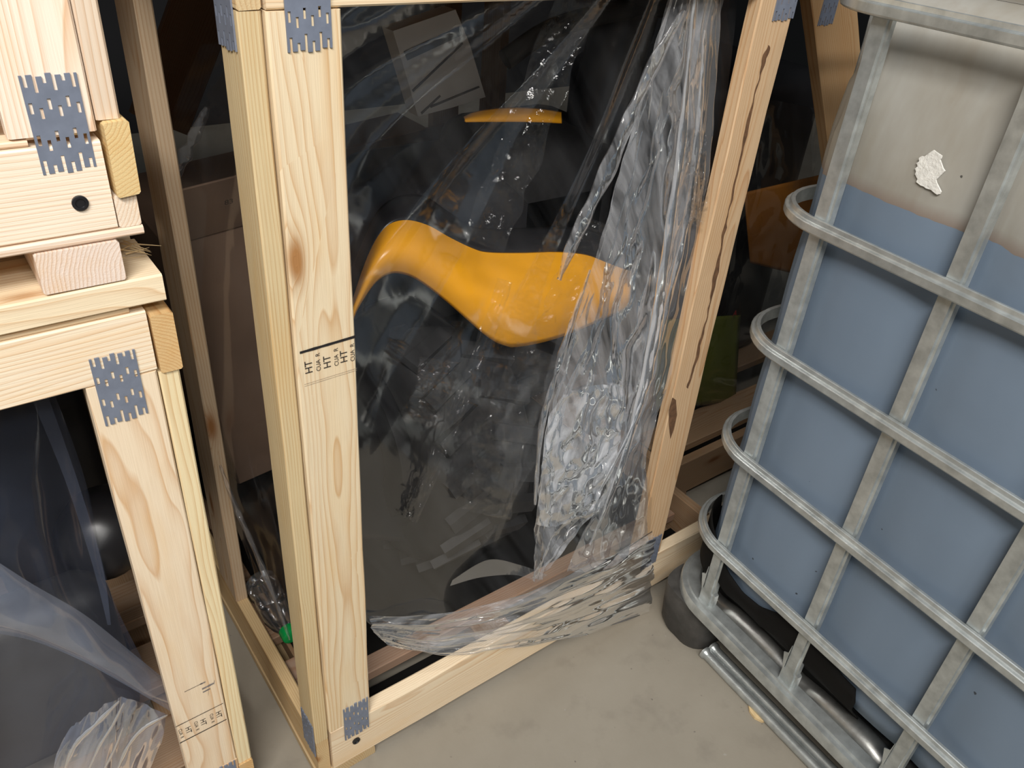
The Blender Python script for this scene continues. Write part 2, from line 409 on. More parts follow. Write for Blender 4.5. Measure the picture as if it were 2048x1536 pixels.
# ------------------------------------------------------------------ the setting
def flat(name, corners, mat):
    vs, mw = center_mesh(corners); o = mesh_obj(name, vs, [(0, 1, 2, 3)], mat, None, mw); o['kind'] = 'structure'; return o
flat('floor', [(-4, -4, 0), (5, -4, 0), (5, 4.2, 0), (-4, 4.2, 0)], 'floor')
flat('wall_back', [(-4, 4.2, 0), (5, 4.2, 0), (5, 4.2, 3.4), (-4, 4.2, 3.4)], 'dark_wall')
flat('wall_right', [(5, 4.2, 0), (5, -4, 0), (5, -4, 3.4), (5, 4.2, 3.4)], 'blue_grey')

# ------------------------------------------------------------------ middle crate
T = .022
c1 = thing('wooden_crate', (.25, .71, 0), 'tall open pine crate in the middle, holding the orange machine under clear film', 'crate', 'timber shipping crates')
XR = 1.172
YB = 1.75
# front frame
post = board(c1, 'post', (.272, .7065, .1255), (.3415, .7285, 1.1525), 'z', '-y', (.78, .655, .455), label='wide pale post stamped HT')
nail_plate(post, (.3095, .7055, 1.160), (0, -1, 0))
nail_plate(post, (.3165, .7055, .1265), (0, -1, 0))
stamp(post, (.309, .7058, .795), [
    ('b', -.033, .021, .033, .0225, .0042, 'ink'), ('b', -.031, -.0205, .033, -.0195, .0007, 'ink_pale'), ('b', -.031, -.023, .033, -.022, .0007, 'ink_pale'),
    ('b', -.0315, -.012, -.031, -.004, .0012, 'ink'), ('b', .033, .004, .034, .009, .001, 'ink'),
    ('t', 'HT', .0125, -.024, .000, 'ink'), ('t', 'CUA  R', .0072, -.0128, .003, 'ink'), ('t', 'HT', .0125, -.0022, .000, 'ink'),
    ('t', 'CUA  R', .0072, .0088, .003, 'ink'), ('t', 'HT', .0125, .0180, .001, 'ink'), ('t', 'CUA  R', .0072, .0285, .003, 'ink')], 'black HT heat-treatment stamp')
rail = board(c1, 'rail', (.2735, .708, .0215), (XR, .730, .1245), 'x', '-y', (.84, .70, .50), wane=.010)
disc(rail, 'plug', (.315, .7075, .066), (0, -1, 0), .0066, .002, 'black_plastic', 'black bolt plug')
board(c1, 'rail', (.2735, .708, 1.1535), (XR, .730, 1.256), 'x', '-y', (.80, .66, .46))
rpost = board(c1, 'post', (.925, .708, .1255), (.995, .730, 1.1525), 'z', '-y', ROUGH, label='rough brown post with a bark crevice', jit=.0012)
nail_plate(rpost, (.976, .7065, 1.160), (0, -1, 0))
nail_plate(rpost, (.9655, .7065, .140), (0, -1, 0))
# bark crevice on the rough post: a dark split running down the face
vs = []; fs = []
cre = [(1538, 90), (1520, 150), (1500, 230), (1478, 330), (1458, 420), (1447, 470), (1430, 560), (1412, 640), (1392, 720), (1375, 775)]
cre = [(lambda q: (q.x+3*noise.noise((k*.31, 0, 0)), q.y))(cr([Vector((a, b, 0)) for a, b in cre], k/90)) for k in range(91)]
for i, (a, b) in enumerate(cre):
    w = .6+6.5*max(0, noise.noise((i*.11, 2, 3))+.12)+1.5*abs(noise.noise((i*.9, 1, 1)))
    vs += [ony(a-w, b, .7072), ony(a+w, b+2, .7072)]
fs = [(2*i, 2*i+1, 2*i+3, 2*i+2) for i in range(len(cre)-1)]
vs, mw = center_mesh(vs); mesh_obj('bark_crevice', vs, fs, None, rpost, mw)
simple('bark', (.13, .065, .03), .9, 0, .4, 90); bpy.data.objects['bark_crevice'].data.materials.append(M['bark'])
vs = [ony(a, b, .7072) for a, b in ((1345, 795), (1352, 800), (1354, 830), (1348, 858), (1341, 878), (1338, 850), (1338, 820))]
vs, mw = center_mesh(vs); mesh_obj('bark_pocket', vs, [tuple(range(7))], 'bark', rpost, mw)
# side frame
spost = board(c1, 'post', (.2495, .7115, .1085), (.2705, .763, 1.1525), 'z', '-x', YEL, label='narrow yellow side post with striped front edge')
nail_plate(spost, (.2485, .741, 1.158), (-1, 0, 0)); nail_plate(spost, (.2485, .736, .109), (-1, 0, 0))
board(c1, 'rail', (.2505, .7125, .0225), (.2705, YB, .1075), 'y', '-x', (.62, .46, .25), wane=.006)
board(c1, 'rail', (.2495, .7115, 1.1535), (.2705, YB, 1.24), 'y', '-x', (.62, .48, .28))
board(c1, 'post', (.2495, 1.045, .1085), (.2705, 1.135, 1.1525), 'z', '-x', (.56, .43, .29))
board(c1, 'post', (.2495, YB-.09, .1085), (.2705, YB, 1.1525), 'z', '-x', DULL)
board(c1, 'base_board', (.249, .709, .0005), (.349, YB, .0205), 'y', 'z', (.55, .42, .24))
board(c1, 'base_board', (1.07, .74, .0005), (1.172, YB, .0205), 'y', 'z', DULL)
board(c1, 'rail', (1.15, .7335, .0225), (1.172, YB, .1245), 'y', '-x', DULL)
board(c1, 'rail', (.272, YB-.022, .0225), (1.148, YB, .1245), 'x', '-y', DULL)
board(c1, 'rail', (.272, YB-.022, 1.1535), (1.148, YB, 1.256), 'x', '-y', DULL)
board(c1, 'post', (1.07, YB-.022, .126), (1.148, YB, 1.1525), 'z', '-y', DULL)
for k in range(6):     # pallet deck inside, colour darkened for the shade in the crate
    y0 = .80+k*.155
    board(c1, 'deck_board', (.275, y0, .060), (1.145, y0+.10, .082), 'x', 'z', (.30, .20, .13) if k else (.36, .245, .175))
for x0 in (.30, .60, .90):
    board(c1, 'skid', (x0, .74, .0215), (x0+.07, YB-.03, .0595), 'y', 'z', DULL)
for lo, hi in (((.352, .742, .0400), (1.14, .798, .0420)), ((.30, .832, .0825), (1.14, 1.70, .0842))):  # black sheets added to stand in for shade on the crate floor
    v_, f_ = box_vf(lo, hi); v_, mw_ = center_mesh(v_); mesh_obj('shade_sheet', v_, f_, 'black_sheet', c1, mw_)['label'] = 'black sheet added to darken the crate floor'
# lid out of view, added to keep the crate's inside dark
for k in range(7):
    y0 = .712+k*.15
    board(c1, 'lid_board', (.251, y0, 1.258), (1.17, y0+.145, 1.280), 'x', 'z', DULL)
# diagonal brace of the far side
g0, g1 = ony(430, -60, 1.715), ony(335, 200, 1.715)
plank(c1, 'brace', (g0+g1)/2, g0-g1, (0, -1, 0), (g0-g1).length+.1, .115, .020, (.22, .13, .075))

# ------------------------------------------------------------------ left stack: lower crate
YL = .755
c2 = thing('wooden_crate', (.16, .755, 0), 'lower left pine crate with HT stamp low on its post, carrying another crate', 'crate', 'timber shipping crates')
XL = -.62
p2 = board(c2, 'post', (.0735, YL, .1105), (.1415, YL+T, .8085), 'z', '-y', (.85, .71, .525), label='pale post stamped HT upside down')
nail_plate(p2, (.1035, YL-.001, .801), (0, -1, 0)); nail_plate(p2, (.117, YL-.001, .070), (0, -1, 0))
stamp(p2, (.1055, YL-.0006, .230), [
    ('b', -.033, .0185, .033, .0195, .0022, 'ink'), ('b', -.033, -.0195, .033, -.0185, .0015, 'ink'),
    ('t', 'HT', .0110, -.024, .000, 'ink'), ('t', 'CUA  R', .0065, -.0145, .001, 'ink'), ('t', 'HT', .0110, -.0022, .000, 'ink'),
    ('t', 'CUA  R', .0065, .0072, .001, 'ink'), ('t', 'HT', .0110, .0185, .001, 'ink'), ('t', 'CUA  R', .0065, .0285, .001, 'ink')], 'black HT heat-treatment stamp, upside down', flip=True)
stamp(p2, (.114, YL-.0006, .298), [('b', -.02, .012, .004, .0125, .0010, 'ink'), ('b', .001, .0125, .008, .0125, .003, 'ink_faded'), ('b', .002, .001, .018, .002, .004, 'ink_faded'),
    ('b', .002, -.006, .012, -.0055, .003, 'ink_faded'), ('b', .008, -.018, .011, .004, .002, 'ink_faded'), ('b', .018, .0, .0195, .007, .003, 'ink_faded')], 'smudged grey ink marks')
board(c2, 'post', (.1425, YL+.0015, .0905), (.1635, YL+.07, .8045), 'z', 'x', (.84, .72, .46), label='yellowish edge post')
board(c2, 'rail', (XL, YL, .8095), (.142, YL+T, .8775), 'x', '-y', (.90, .78, .60))
board(c2, 'rail', (.1445, YL-.002, .8055), (.1665, YL+1.0, .872), 'y', 'x', END, label='side rail with raw orange end grain')
board(c2, 'rail', (.1425, YL-.001, .0225), (.1635, YL+1.0, .0895), 'y', 'x', END)
board(c2, 'rail', (XL, YL, .0225), (.1415, YL+T, .1095), 'x', '-y', (.80, .62, .42))
board(c2, 'lid_board', (XL, YL-.004, .8865), (.1625, YL+.092, .9155), 'x', 'z', (.86, .73, .52), jit=.001)
board(c2, 'lid_board', (XL, YL+.10, .8875), (.1605, YL+.20, .9155), 'x', 'z', (.70, .56, .38))
board(c2, 'lid_board', (XL, YL+.21, .8875), (.1605, YL+.31, .9155), 'x', 'z', DULL)
board(c2, 'batten', (XL, YL+.002, .878), (.128, YL+T, .8860), 'x', '-y', (.80, .62, .40))
board(c2, 'base_board', (.07, YL, .0005), (.164, YL+1.0, .0205), 'y', 'z', DULL)
for k in range(6): board(c2, 'deck_board', (XL, YL+.05+k*.16, .06), (.14, YL+.15+k*.16, .082), 'x', 'z', (.30, .21, .14))  # board colour kept very dark to stand in for the shade inside
board(c2, 'skid', (-.35, YL+.03, .0215), (-.27, YL+1.0, .0595), 'y', 'z', DULL)
board(c2, 'post', (.1425, YL+.9, .0905), (.1635, YL+1.0, .8045), 'z', 'x', DULL)
board(c2, 'post', (XL, YL, .1105), (XL+.07, YL+T, .8085), 'z', '-y', PINE)
board(c2, 'rail', (XL, YL+.98, .8095), (.142, YL+1.0, .8775), 'x', '-y', DULL)
for k in range(3): board(c2, 'lid_board', (XL, YL+.33+k*.22, .8875), (.1605, YL+.53+k*.22, .9155), 'x', 'z', DULL)
# torn splinters on the lid board's end
for k in range(9):
    a = ony(262+random.uniform(-8, 40), 492+random.uniform(-4, 40), .80); d = Vector((random.uniform(.3, 1), -.3, random.uniform(-.4, .5))).normalized()
    tube('splinter', c2, [a-d*.012, a, a+d*random.uniform(.008, .022)], .0008, 'chip', 5, radii=lambda t: 1-.85*t)

# upper crate
c3 = thing('wooden_crate', (.155, .755, .9165), 'upper left pine crate stacked on a thick skid above another crate', 'crate', 'timber shipping crates')
board(c3, 'skid', (.0605, YL-.004, .9175), (.1310, YL+1.0, .9565), 'y', 'z', (.83, .71, .62), label='thick skid showing end grain rings')
board(c3, 'skid', (-.40, YL-.004, .9175), (-.33, YL+1.0, .9565), 'y', 'z', (.80, .70, .60))
board(c3, 'base_board', (XL, YL-.003, .9580), (.1545, YL+.09, .9665), 'x', 'z', (.82, .68, .55))
r3 = board(c3, 'rail', (XL, YL-.001, .9675), (.1335, YL+T, 1.0475), 'x', '-y', (.92, .80, .65))
disc(r3, 'plug', (.107, YL-.0015, .996), (0, -1, 0), .0068, .002, 'black_plastic', 'black bolt plug')
board(c3, 'rail', (XL, YL+.001, 1.0485), (.0795, YL+T, 1.0545), 'x', '-y', (.86, .68, .50))
p3 = board(c3, 'post', (.0665, YL, 1.0555), (.1330, YL+T, 1.42), 'z', '-y', (.92, .79, .66))
nail_plate(p3, (.1055, YL-.001, 1.0645), (0, -1, 0))
board(c3, 'post', (.1345, YL+.0015, 1.0635), (.1540, YL+.07, 1.42), 'z', 'x', (.72, .60, .47))
board(c3, 'rail', (.1375, YL-.006, .9975), (.1575, YL+1.0, 1.0625), 'y', 'x', (.72, .55, .28), label='side rail with rough yellow end grain', jit=.0015)
board(c3, 'rail', (.1350, YL-.0005, .9672), (.1540, YL+1.0, .9965), 'y', 'x', (.84, .72, .58))
board(c3, 'post', (XL, YL, 1.0555), (XL+.07, YL+T, 1.42), 'z', '-y', PINE)
for k in range(5): board(c3, 'deck_board', (XL, YL+.10+k*.18, .9580), (.13, YL+.22+k*.18, .9790), 'x', 'z', DULL)
board(c3, 'rail', (XL, YL, 1.4205), (.154, YL+1.0, 1.45), 'x', 'z', DULL)

# ------------------------------------------------------------------ crate beyond the tank
c4 = thing('wooden_crate', (1.19, .88, 0), 'dim crate behind the caged tank with a slanting brown brace', 'crate', 'timber shipping crates')
a0, a1 = ony(1655, -20, .90), ony(1700, 420, .90)
dv = (a1-a0).normalized()
br = plank(c4, 'brace', (a0+a1)/2+dv*.02, -dv, (0, -1, 0), (a1-a0).length+.25, .110, .026, (.46, .30, .155), label='slanting brown brace')
nail_plate(br, ony(1663, 0, .886), (0, -1, 0))
C4 = 1.19
board(c4, 'rail', (C4, .88, .0225), (2.05, .902, .1245), 'x', '-y', DULL)  # rails and deck: wood colour darkened for the shade behind the tank
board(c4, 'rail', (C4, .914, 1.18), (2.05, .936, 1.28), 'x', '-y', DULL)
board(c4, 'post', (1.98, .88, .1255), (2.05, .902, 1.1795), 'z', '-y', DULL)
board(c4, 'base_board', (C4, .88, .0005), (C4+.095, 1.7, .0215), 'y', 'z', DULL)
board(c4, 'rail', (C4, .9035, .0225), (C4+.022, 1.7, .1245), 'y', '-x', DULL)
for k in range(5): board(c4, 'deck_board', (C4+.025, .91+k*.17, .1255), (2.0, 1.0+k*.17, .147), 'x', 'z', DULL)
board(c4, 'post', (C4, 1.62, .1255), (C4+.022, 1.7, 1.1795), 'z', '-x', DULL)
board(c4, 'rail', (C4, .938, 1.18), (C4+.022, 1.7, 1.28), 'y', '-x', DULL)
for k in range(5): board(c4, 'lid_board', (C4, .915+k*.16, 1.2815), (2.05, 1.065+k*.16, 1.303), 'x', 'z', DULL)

# ------------------------------------------------------------------ machine in the middle crate
m1 = thing('ride_on_machine', (.75, 1.1, .083), 'black machine with a wavy glossy orange fender inside the middle crate', 'machine')
upc = [(700, 630), (707, 600), (739, 506), (771, 451), (808, 435), (853, 444), (899, 469), (944, 490), (976, 498), (1045, 499), (1113, 497), (1172, 503), (1215, 520), (1262, 540)]
loc_ = [(704, 640), (716, 612), (748, 565), (780, 545), (817, 549), (853, 570), (894, 602), (935, 638), (972, 670), (999, 686), (1035, 692), (1110, 676), (1190, 644), (1258, 612)]
def bulge_rows(up_, lo_, y0, ym, y1, n=6):
    rows = []
    for k in range(n+1):
        t = k/n; y = (1-t)**2*y0+2*t*(1-t)*ym+t*t*y1
        rows.append([(a[0]*(1-t)+b[0]*t, a[1]*(1-t)+b[1]*t, y) for a, b in zip(up_, lo_)])
    return rows
fen = patch('fender', m1, bulge_rows(upc, loc_, .915, .83, .87), 80, 16, 'orange_paint', thick=.004, label='glossy orange wave-shaped fender')
tr_up = [(690, 560), (712, 520), (745, 445), (770, 410), (805, 393), (850, 395), (895, 425), (940, 452), (976, 460), (1045, 458), (1113, 456), (1172, 460), (1215, 475), (1255, 500)]
patch('trim', m1, bulge_rows(tr_up, [(a, b+6) for a, b in upc], .97, .915, .905), 60, 8, 'black_plastic', thick=.004, label='black trim above the fender')
# black filler added for the shade under the fender, then body
patch('arch_filler', m1, [[(690, 640, .98), (760, 600, 1.0), (840, 600, 1.0), (960, 700, .97)], [(690, 850, 1.0), (760, 850, 1.02), (840, 850, 1.02), (930, 870, 1.0)], [(700, 1075, .93), (760, 1080, .94), (820, 1085, .94), (860, 1090, .93)]], 20, 20, 'black_plastic', thick=.004, label='black sheet filling the shaded wheel arch')
rbox('body', m1, (.80, 1.13, .62), (.46, .26, .44), .05, 'black_plastic')
rbox('seat', m1, ony(1050, 360, 1.12), (.27, .24, .22), .05, 'black_rubber', label='black seat')
stp = [(928, 236), (950, 226), (990, 219), (1040, 217), (1085, 220), (1122, 226)]
stq = [(930, 243), (950, 243), (990, 243), (1040, 243), (1085, 244), (1122, 246)]
patch('hood_edge', m1, bulge_rows(stp, stq, 1.02, .985, .99, 4), 40, 8, 'orange_paint', thick=.004, label='orange strip along the hood')
rbox('column', m1, ony(1190, 250, 1.06), (.10, .10, .55), .04, 'black_plastic', Matrix.Rotation(R(12), 4, 'Y'))
tube('handlebar', m1, [ony(1010, 120, 1.05), ony(1100, 60, 1.04), ony(1220, 25, 1.03), ony(1330, 15, 1.02)], .016, 'black_rubber')
# wheel
TX, TY, TZ, TR, TW = .640, 1.065, .357, .270, .205
def wheel(parent, c, rad, wid, name='tire'):
    prof = []
    for k in range(17):
        a = math.pi*k/16; prof.append((-wid/2*math.copysign(abs(math.cos(a))**.55, math.cos(a)), rad-.085*(1-math.sin(a)**.5)-.012))
    n = 48; vs = []; fs = []
    for i in range(n):
        th = 2*math.pi*i/n
        for x, r in prof: vs.append((x, r*math.cos(th), r*math.sin(th)))
    m = len(prof)
    for i in range(n):
        for k in range(m-1): fs.append((i*m+k, i*m+k+1, ((i+1) % n)*m+k+1, ((i+1) % n)*m+k))
    ty = recalc(mesh_obj(name, vs, fs, 'tread_rubber', parent, Matrix.Translation(c), True))
    # one tread lug, shared
    lv, lf = box_vf((-wid*.23, -.017, -.008), (wid*.23, .017, .008)); lv = [(x, y*(.8 if z > 0 else 1), z) for x, y, z in lv]
    lm = bpy.data.meshes.new('tread_lug'); lm.from_pydata(lv, [], lf); lm.materials.append(M['tread_rubber'])
    nl = 22
    for side in (-1, 1):
        for i in range(nl):
            th = 2*math.pi*(i+(.5 if side > 0 else 0))/nl
            rad_dir = Vector((0, math.cos(th), math.sin(th))); tan = Vector((0, -math.sin(th), math.cos(th))); ax = Vector((1, 0, 0))
            X = (ax*math.cos(side*R(24))+tan*math.sin(side*R(24))); Y = rad_dir.cross(X)
            p = Vector(c)+rad_dir*(rad-.012)+ax*side*wid*.235
            mw = Matrix(((X.x, Y.x, rad_dir.x, p.x), (X.y, Y.y, rad_dir.y, p.y), (X.z, Y.z, rad_dir.z, p.z), (0, 0, 0, 1)))
            reg(bpy.data.objects.new('tread_lug', lm), mw, ty)
    return ty
w1 = wheel(m1, (TX, TY, TZ), TR, TW); w1['label'] = 'black knobbly tire under the fender'
disc(m1, 'wheel_rim', (TX-TW/2-.0, TY, TZ), (-1, 0, 0), .15, .02, 'black_plastic')
tube('axle', m1, [(TX-.11, TY, TZ), (TX+.05, TY, TZ), (1.0-.03, TY, TZ)], .03, 'black_plastic')

# goods behind the machine
bx = thing('cardboard_box', (.62, 1.5, .083), 'brown cardboard carton behind the orange machine, faint number on its side', 'box')
rbox('carton', bx, (.665, 1.53, .425), (.66, .36, .57), .004, 'cardboard', Matrix.Rotation(R(-6), 4, 'Y'), 1)
rbox('flap', bx, (.655, 1.315, .770), (.64, .004, .13), .001, 'cardboard', Matrix.Rotation(R(-6), 4, 'Y') @ Matrix.Rotation(R(28), 4, 'X'), 1)
tm = text_mesh('83', .016); tm.materials.append(M['ink'])
p_ = ony(458, 404, 1.282)
to = reg(bpy.data.objects.new('printed_number', tm), Matrix.Translation(p_) @ Matrix.Rotation(R(-6), 4, 'Y') @ Matrix.Rotation(R(118), 4, 'X'), bx); to['label'] = 'faint printed number'
fp = thing('foam_panel', ony(880, 235, 1.15), 'pale grey panel with a dark stripe tilted above the orange hood strip', 'panel')
def quad_slab(name, parent, pts, y, th, mat, label=None):
    a = [ony(*p, y) for p in pts]; b = [q+Vector((0, th, 0)) for q in a]; n = len(a)
    vs, mw = center_mesh(a+b); fs = [tuple(range(n)), tuple(reversed(range(n, 2*n)))]+[(i, i+n, (i+1) % n+n, (i+1) % n) for i in range(n)]
    o = recalc(mesh_obj(name, vs, fs, mat, parent, mw)); 
    if label: o['label'] = label
    return o
quad_slab('panel', fp, [(786, 62), (911, 19), (940, 90), (971, 194), (905, 215), (836, 233), (815, 160)], 1.15, .035, 'foam_white')
quad_slab('stripe', fp, [(808, 103), (919, 53), (925, 70), (815, 121)], 1.1485, .001, 'foam_stripe')
for a, b in (((825, 180), (925, 85)), ((860, 212), (958, 172)), ((842, 225), (880, 190))):
    quad_slab('crease', fp, [a, b, (b[0]+2, b[1]+3), (a[0]+2, a[1]+4)], 1.1488, .001, 'foam_stripe')

# bottle with a green cap at the left rail
bt = thing('plastic_bottle', onz(565, 1285, .083), 'small clear bottle with a green cap lying by the crate corner', 'bottle')
b0 = onz(572, 1288, .095); bd = (onz(536, 1222, .095)-b0).normalized(); bz = b0.z+.012
def lathe(name, parent, o_, d, prof, mat, n=20, label=None):
    q = d.to_track_quat('Z', 'Y').to_matrix().to_4x4(); vs = []; fs = []
    for r, z in prof:
        for k in range(n): a = 2*math.pi*k/n; vs.append((r*math.cos(a), r*math.sin(a), z))
    for j in range(len(prof)-1):
        for k in range(n): fs.append((j*n+k, j*n+(k+1) % n, (j+1)*n+(k+1) % n, (j+1)*n+k))
    o = mesh_obj(name, vs, fs, mat, parent, Matrix.Translation(o_) @ q, True, 40)
    if label: o['label'] = label
    return o
film_material('clear_plastic', .05, .3, 1.2, 12, .2)
bc = Vector((b0.x+.009, b0.y, .083+.031))
lathe('bottle_body', bt, bc, bd, [(.013, .006), (.014, .012), (.022, .028), (.028, .05), (.029, .09), (.027, .10), (.029, .11), (.029, .14), (.020, .15), (0, .147)], 'clear_plastic')
lathe('cap', bt, bc-bd*.008, bd, [(0, 0), (.011, 0), (.0145, .002), (.0155, .006), (.0150, .010), (.0157, .014), (.0155, .020), (.012, .022)], 'green_cap', label='crinkled green cap')

# ------------------------------------------------------------------ film bag over the machine
fb = thing('plastic_film', (.6, .70, .1), 'clear crumpled plastic film bag draped over the orange machine', 'plastic film', 'plastic film covers')
def ridge(x): return 1-abs(2*(x-math.floor(x))-1)
AP = Vector((1395, -260))
def veil_disp(amp):
    def f(u, v, q, w):
        d = Vector((q.x-AP.x, q.y-AP.y)); ang = math.atan2(d.x, d.y); r = d.length
        wob = noise.noise((ang*6, r*.002, 3.1))*.25
        s = (.5-.5*math.cos(6.28*(ang*3.6+wob)))*.6+ridge(ang*9.7+1.3+wob*1.5)*.18
        k = min(1, max(0, (u)*8))*min(1, (1-u)*8)
        return Vector((0, -1, .15))*(s-.45)*amp*k
    return f
patch('sheet', fb, [
    [(640, -60, .765), (850, -60, .79), (1050, -60, .80), (1250, -60, .79), (1480, -40, .752)],
    [(650, 250, .752), (850, 260, .785), (1050, 260, .80), (1250, 250, .775), (1448, 230, .748)],
    [(670, 550, .750), (860, 550, .775), (1040, 550, .78), (1220, 550, .755), (1388, 560, .742)],
    [(690, 850, .750), (870, 860, .765), (1020, 870, .765), (1180, 880, .74), (1318, 850, .735)],
    [(700, 1080, .750), (850, 1090, .752), (1000, 1080, .742), (1150, 1050, .70), (1302, 1040, .698)],
    [(715, 1200, .748), (850, 1220, .742), (1000, 1200, .700), (1150, 1150, .688), (1300, 1140, .684)],
    [(735, 1245, .745), (830, 1300, .738), (1000, 1292, .688), (1150, 1268, .676), (1290, 1224, .672)]], 150, 170, 'film_thin', veil_disp(.016))
def crumple(amp, sx, sy, seed):
    def f(u, v, q, w):
        a = noise.noise((u*sx+seed, v*sy, seed*1.7)); b = noise.noise((u*sx*2.3+seed, v*sy*2.6, 4+seed))
        c = abs(noise.noise((u*sx*1.3+v*3, v*sy*1.1-u*2, 9+seed)))
        return Vector((0, -1, .2))*(a*.5+b*.25+(.5-c)*.5)*amp
    return f
patch('gathered_fold', fb, [
    [(1345, -40, .742), (1385, -40, .738), (1432, -40, .742)],
    [(1290, 150, .742), (1340, 150, .735), (1405, 160, .740)],
    [(1240, 330, .740), (1300, 330, .732), (1388, 340, .736)],
    [(1190, 520, .738), (1260, 530, .728), (1352, 540, .734)],
    [(1128, 700, .735), (1220, 700, .722), (1312, 710, .728)],
    [(1085, 850, .730), (1180, 860, .715), (1280, 850, .715)],
    [(1072, 1000, .722), (1130, 1010, .705), (1215, 990, .700)],
    [(1066, 1090, .712), (1100, 1080, .700), (1150, 1060, .694)],
    [(1062, 1160, .700), (1075, 1155, .694), (1090, 1140, .690)]], 60, 170, 'film_dense', crumple(.022, 5, 9, 2), label='whitish gathered fold of film')
patch('gathered_fold', fb, [
    [(1390, -40, .738), (1420, -40, .735), (1445, -40, .738)],
    [(1370, 200, .733), (1400, 200, .729), (1425, 200, .733)],
    [(1330, 500, .730), (1360, 500, .724), (1390, 500, .730)],
    [(1275, 750, .722), (1310, 750, .716), (1345, 740, .722)],
    [(1235, 900, .708), (1265, 900, .703), (1292, 885, .708)],
    [(1180, 1030, .694), (1230, 1030, .689), (1292, 1000, .694)],
    [(1130, 1140, .688), (1210, 1140, .682), (1296, 1100, .686)]], 44, 150, 'film_flap', crumple(.014, 4, 10, 5))
patch('gathered_fold', fb, [
    [(1120, 790, .716), (1180, 770, .708), (1250, 770, .708)],
    [(1088, 880, .712), (1165, 880, .702), (1240, 860, .702)],
    [(1078, 960, .706), (1145, 965, .698), (1222, 940, .697)],
    [(1074, 1050, .700), (1115, 1050, .694), (1185, 1020, .692)]], 50, 60, 'film_bright', crumple(.016, 5, 5, 8), label='bright crumpled patch of film')
def half_tube(name, parent, pts, y0, y1, wpx, mat, seed):
    n = 90; m = 8; vs = []; fs = []; P = [Vector((a, b, 0)) for a, b in pts]
    for i in range(n+1):
        t = i/n; c = cr(P, t); d = (cr(P, min(1, t+.01))-cr(P, max(0, t-.01))).normalized(); nn = Vector((-d.y, d.x, 0))
        wd = wpx*(.35+.65*math.sin(math.pi*min(1, t*1.05))**.6)*(1+.5*noise.noise((t*9, seed, 0)))
        for k in range(m+1):
            a = math.pi*k/m; q = c+nn*wd*math.cos(a)
            vs.append(ony(q.x, q.y, y0+(y1-y0)*t-.006*math.sin(a)*(1+.6*noise.noise((t*22, k*.4, seed)))))
    for i in range(n):
        for k in range(m): a = i*(m+1)+k; fs.append((a, a+1, a+m+2, a+m+1))
    vs, mw = center_mesh(vs); return mesh_obj(name, vs, fs, mat, parent, mw, True)
half_tube('pleat', fb, [(1392, -20), (1378, 120), (1362, 300), (1340, 450), (1318, 600), (1284, 780), (1240, 940), (1180, 1090)], .730, .690, 10, 'film_pleat', 1)
half_tube('pleat', fb, [(1368, 20), (1312, 120), (1262, 230), (1215, 340), (1172, 430), (1140, 500), (1118, 560)], .735, .738, 15, 'film_dense', 2)  # whitish tube standing in for a streak of reflected light on the film
half_tube('pleat', fb, [(1410, 60), (1404, 160), (1390, 330), (1368, 470), (1340, 590), (1318, 700)], .726, .715, 8, 'film_dense', 3)
half_tube('pleat', fb, [(1070, 1010), (1082, 860), (1108, 760), (1142, 650), (1180, 540)], .712, .728, 7, 'film_dense', 4)
half_tube('pleat', fb, [(1330, 560), (1322, 640), (1296, 760), (1262, 860), (1200, 980)], .712, .692, 6, 'film_pleat', 5)
def crackle(name, pts, w, y0, y1, seed, mat='film_crackle'):
    n = 70; m = 16; vs = []; fs = []; P = [Vector((a, b, 0)) for a, b in pts]
    for i in range(n+1):
        t = i/n; c = cr(P, t); d = (cr(P, min(1, t+.02))-cr(P, max(0, t-.02))).normalized(); nn = Vector((-d.y, d.x, 0))
        for k in range(m+1):
            s = (2*k/m-1); q = c+nn*w*s*(1+.25*noise.noise((t*8, s, seed)))
            z = noise.noise((s*2.2, t*16, seed))*.008+noise.noise((s*5, t*38, seed+3))*.005
            vs.append(ony(q.x, q.y, y0+(y1-y0)*t+z))
    for i in range(n):
        for k in range(m): a = i*(m+1)+k; fs.append((a, a+1, a+m+2, a+m+1))
    vs, mw = center_mesh(vs); o = mesh_obj(name, vs, fs, mat, fb, mw, True); o['label'] = 'crinkled shiny strip of film'; return o
crackle('crinkle', [(1160, -10), (1110, 110), (1070, 220), (1030, 330), (1000, 400), (965, 490)], 44, .760, .752, 1)
crackle('crinkle', [(1080, 700), (1045, 790), (1005, 870), (985, 960), (970, 1030)], 50, .742, .736, 2)
crackle('crinkle', [(1190, 440), (1160, 520), (1130, 600), (1095, 680)], 36, .742, .738, 3)
crackle('crinkle', [(1395, 250), (1392, 320), (1398, 390), (1385, 450)], 20, .720, .716, 4)
crackle('crinkle', [(880, 720), (870, 780), (850, 850)], 40, .748, .748, 5)
crackle('crinkle', [(1010, 560), (985, 640), (940, 760), (880, 900), (820, 1040)], 16, .744, .742, 6)
def hem_disp(u, v, q, w):
    s = ridge(v*3.1+.5*noise.noise((u*3, v*1.5, 2)))+.5*ridge(v*7.3+u*1.7+.6*noise.noise((u*5, v*2, 5)))
    return Vector((0, -1, .35))*(s*.010+.004*noise.noise((u*9, v*16, 1)))
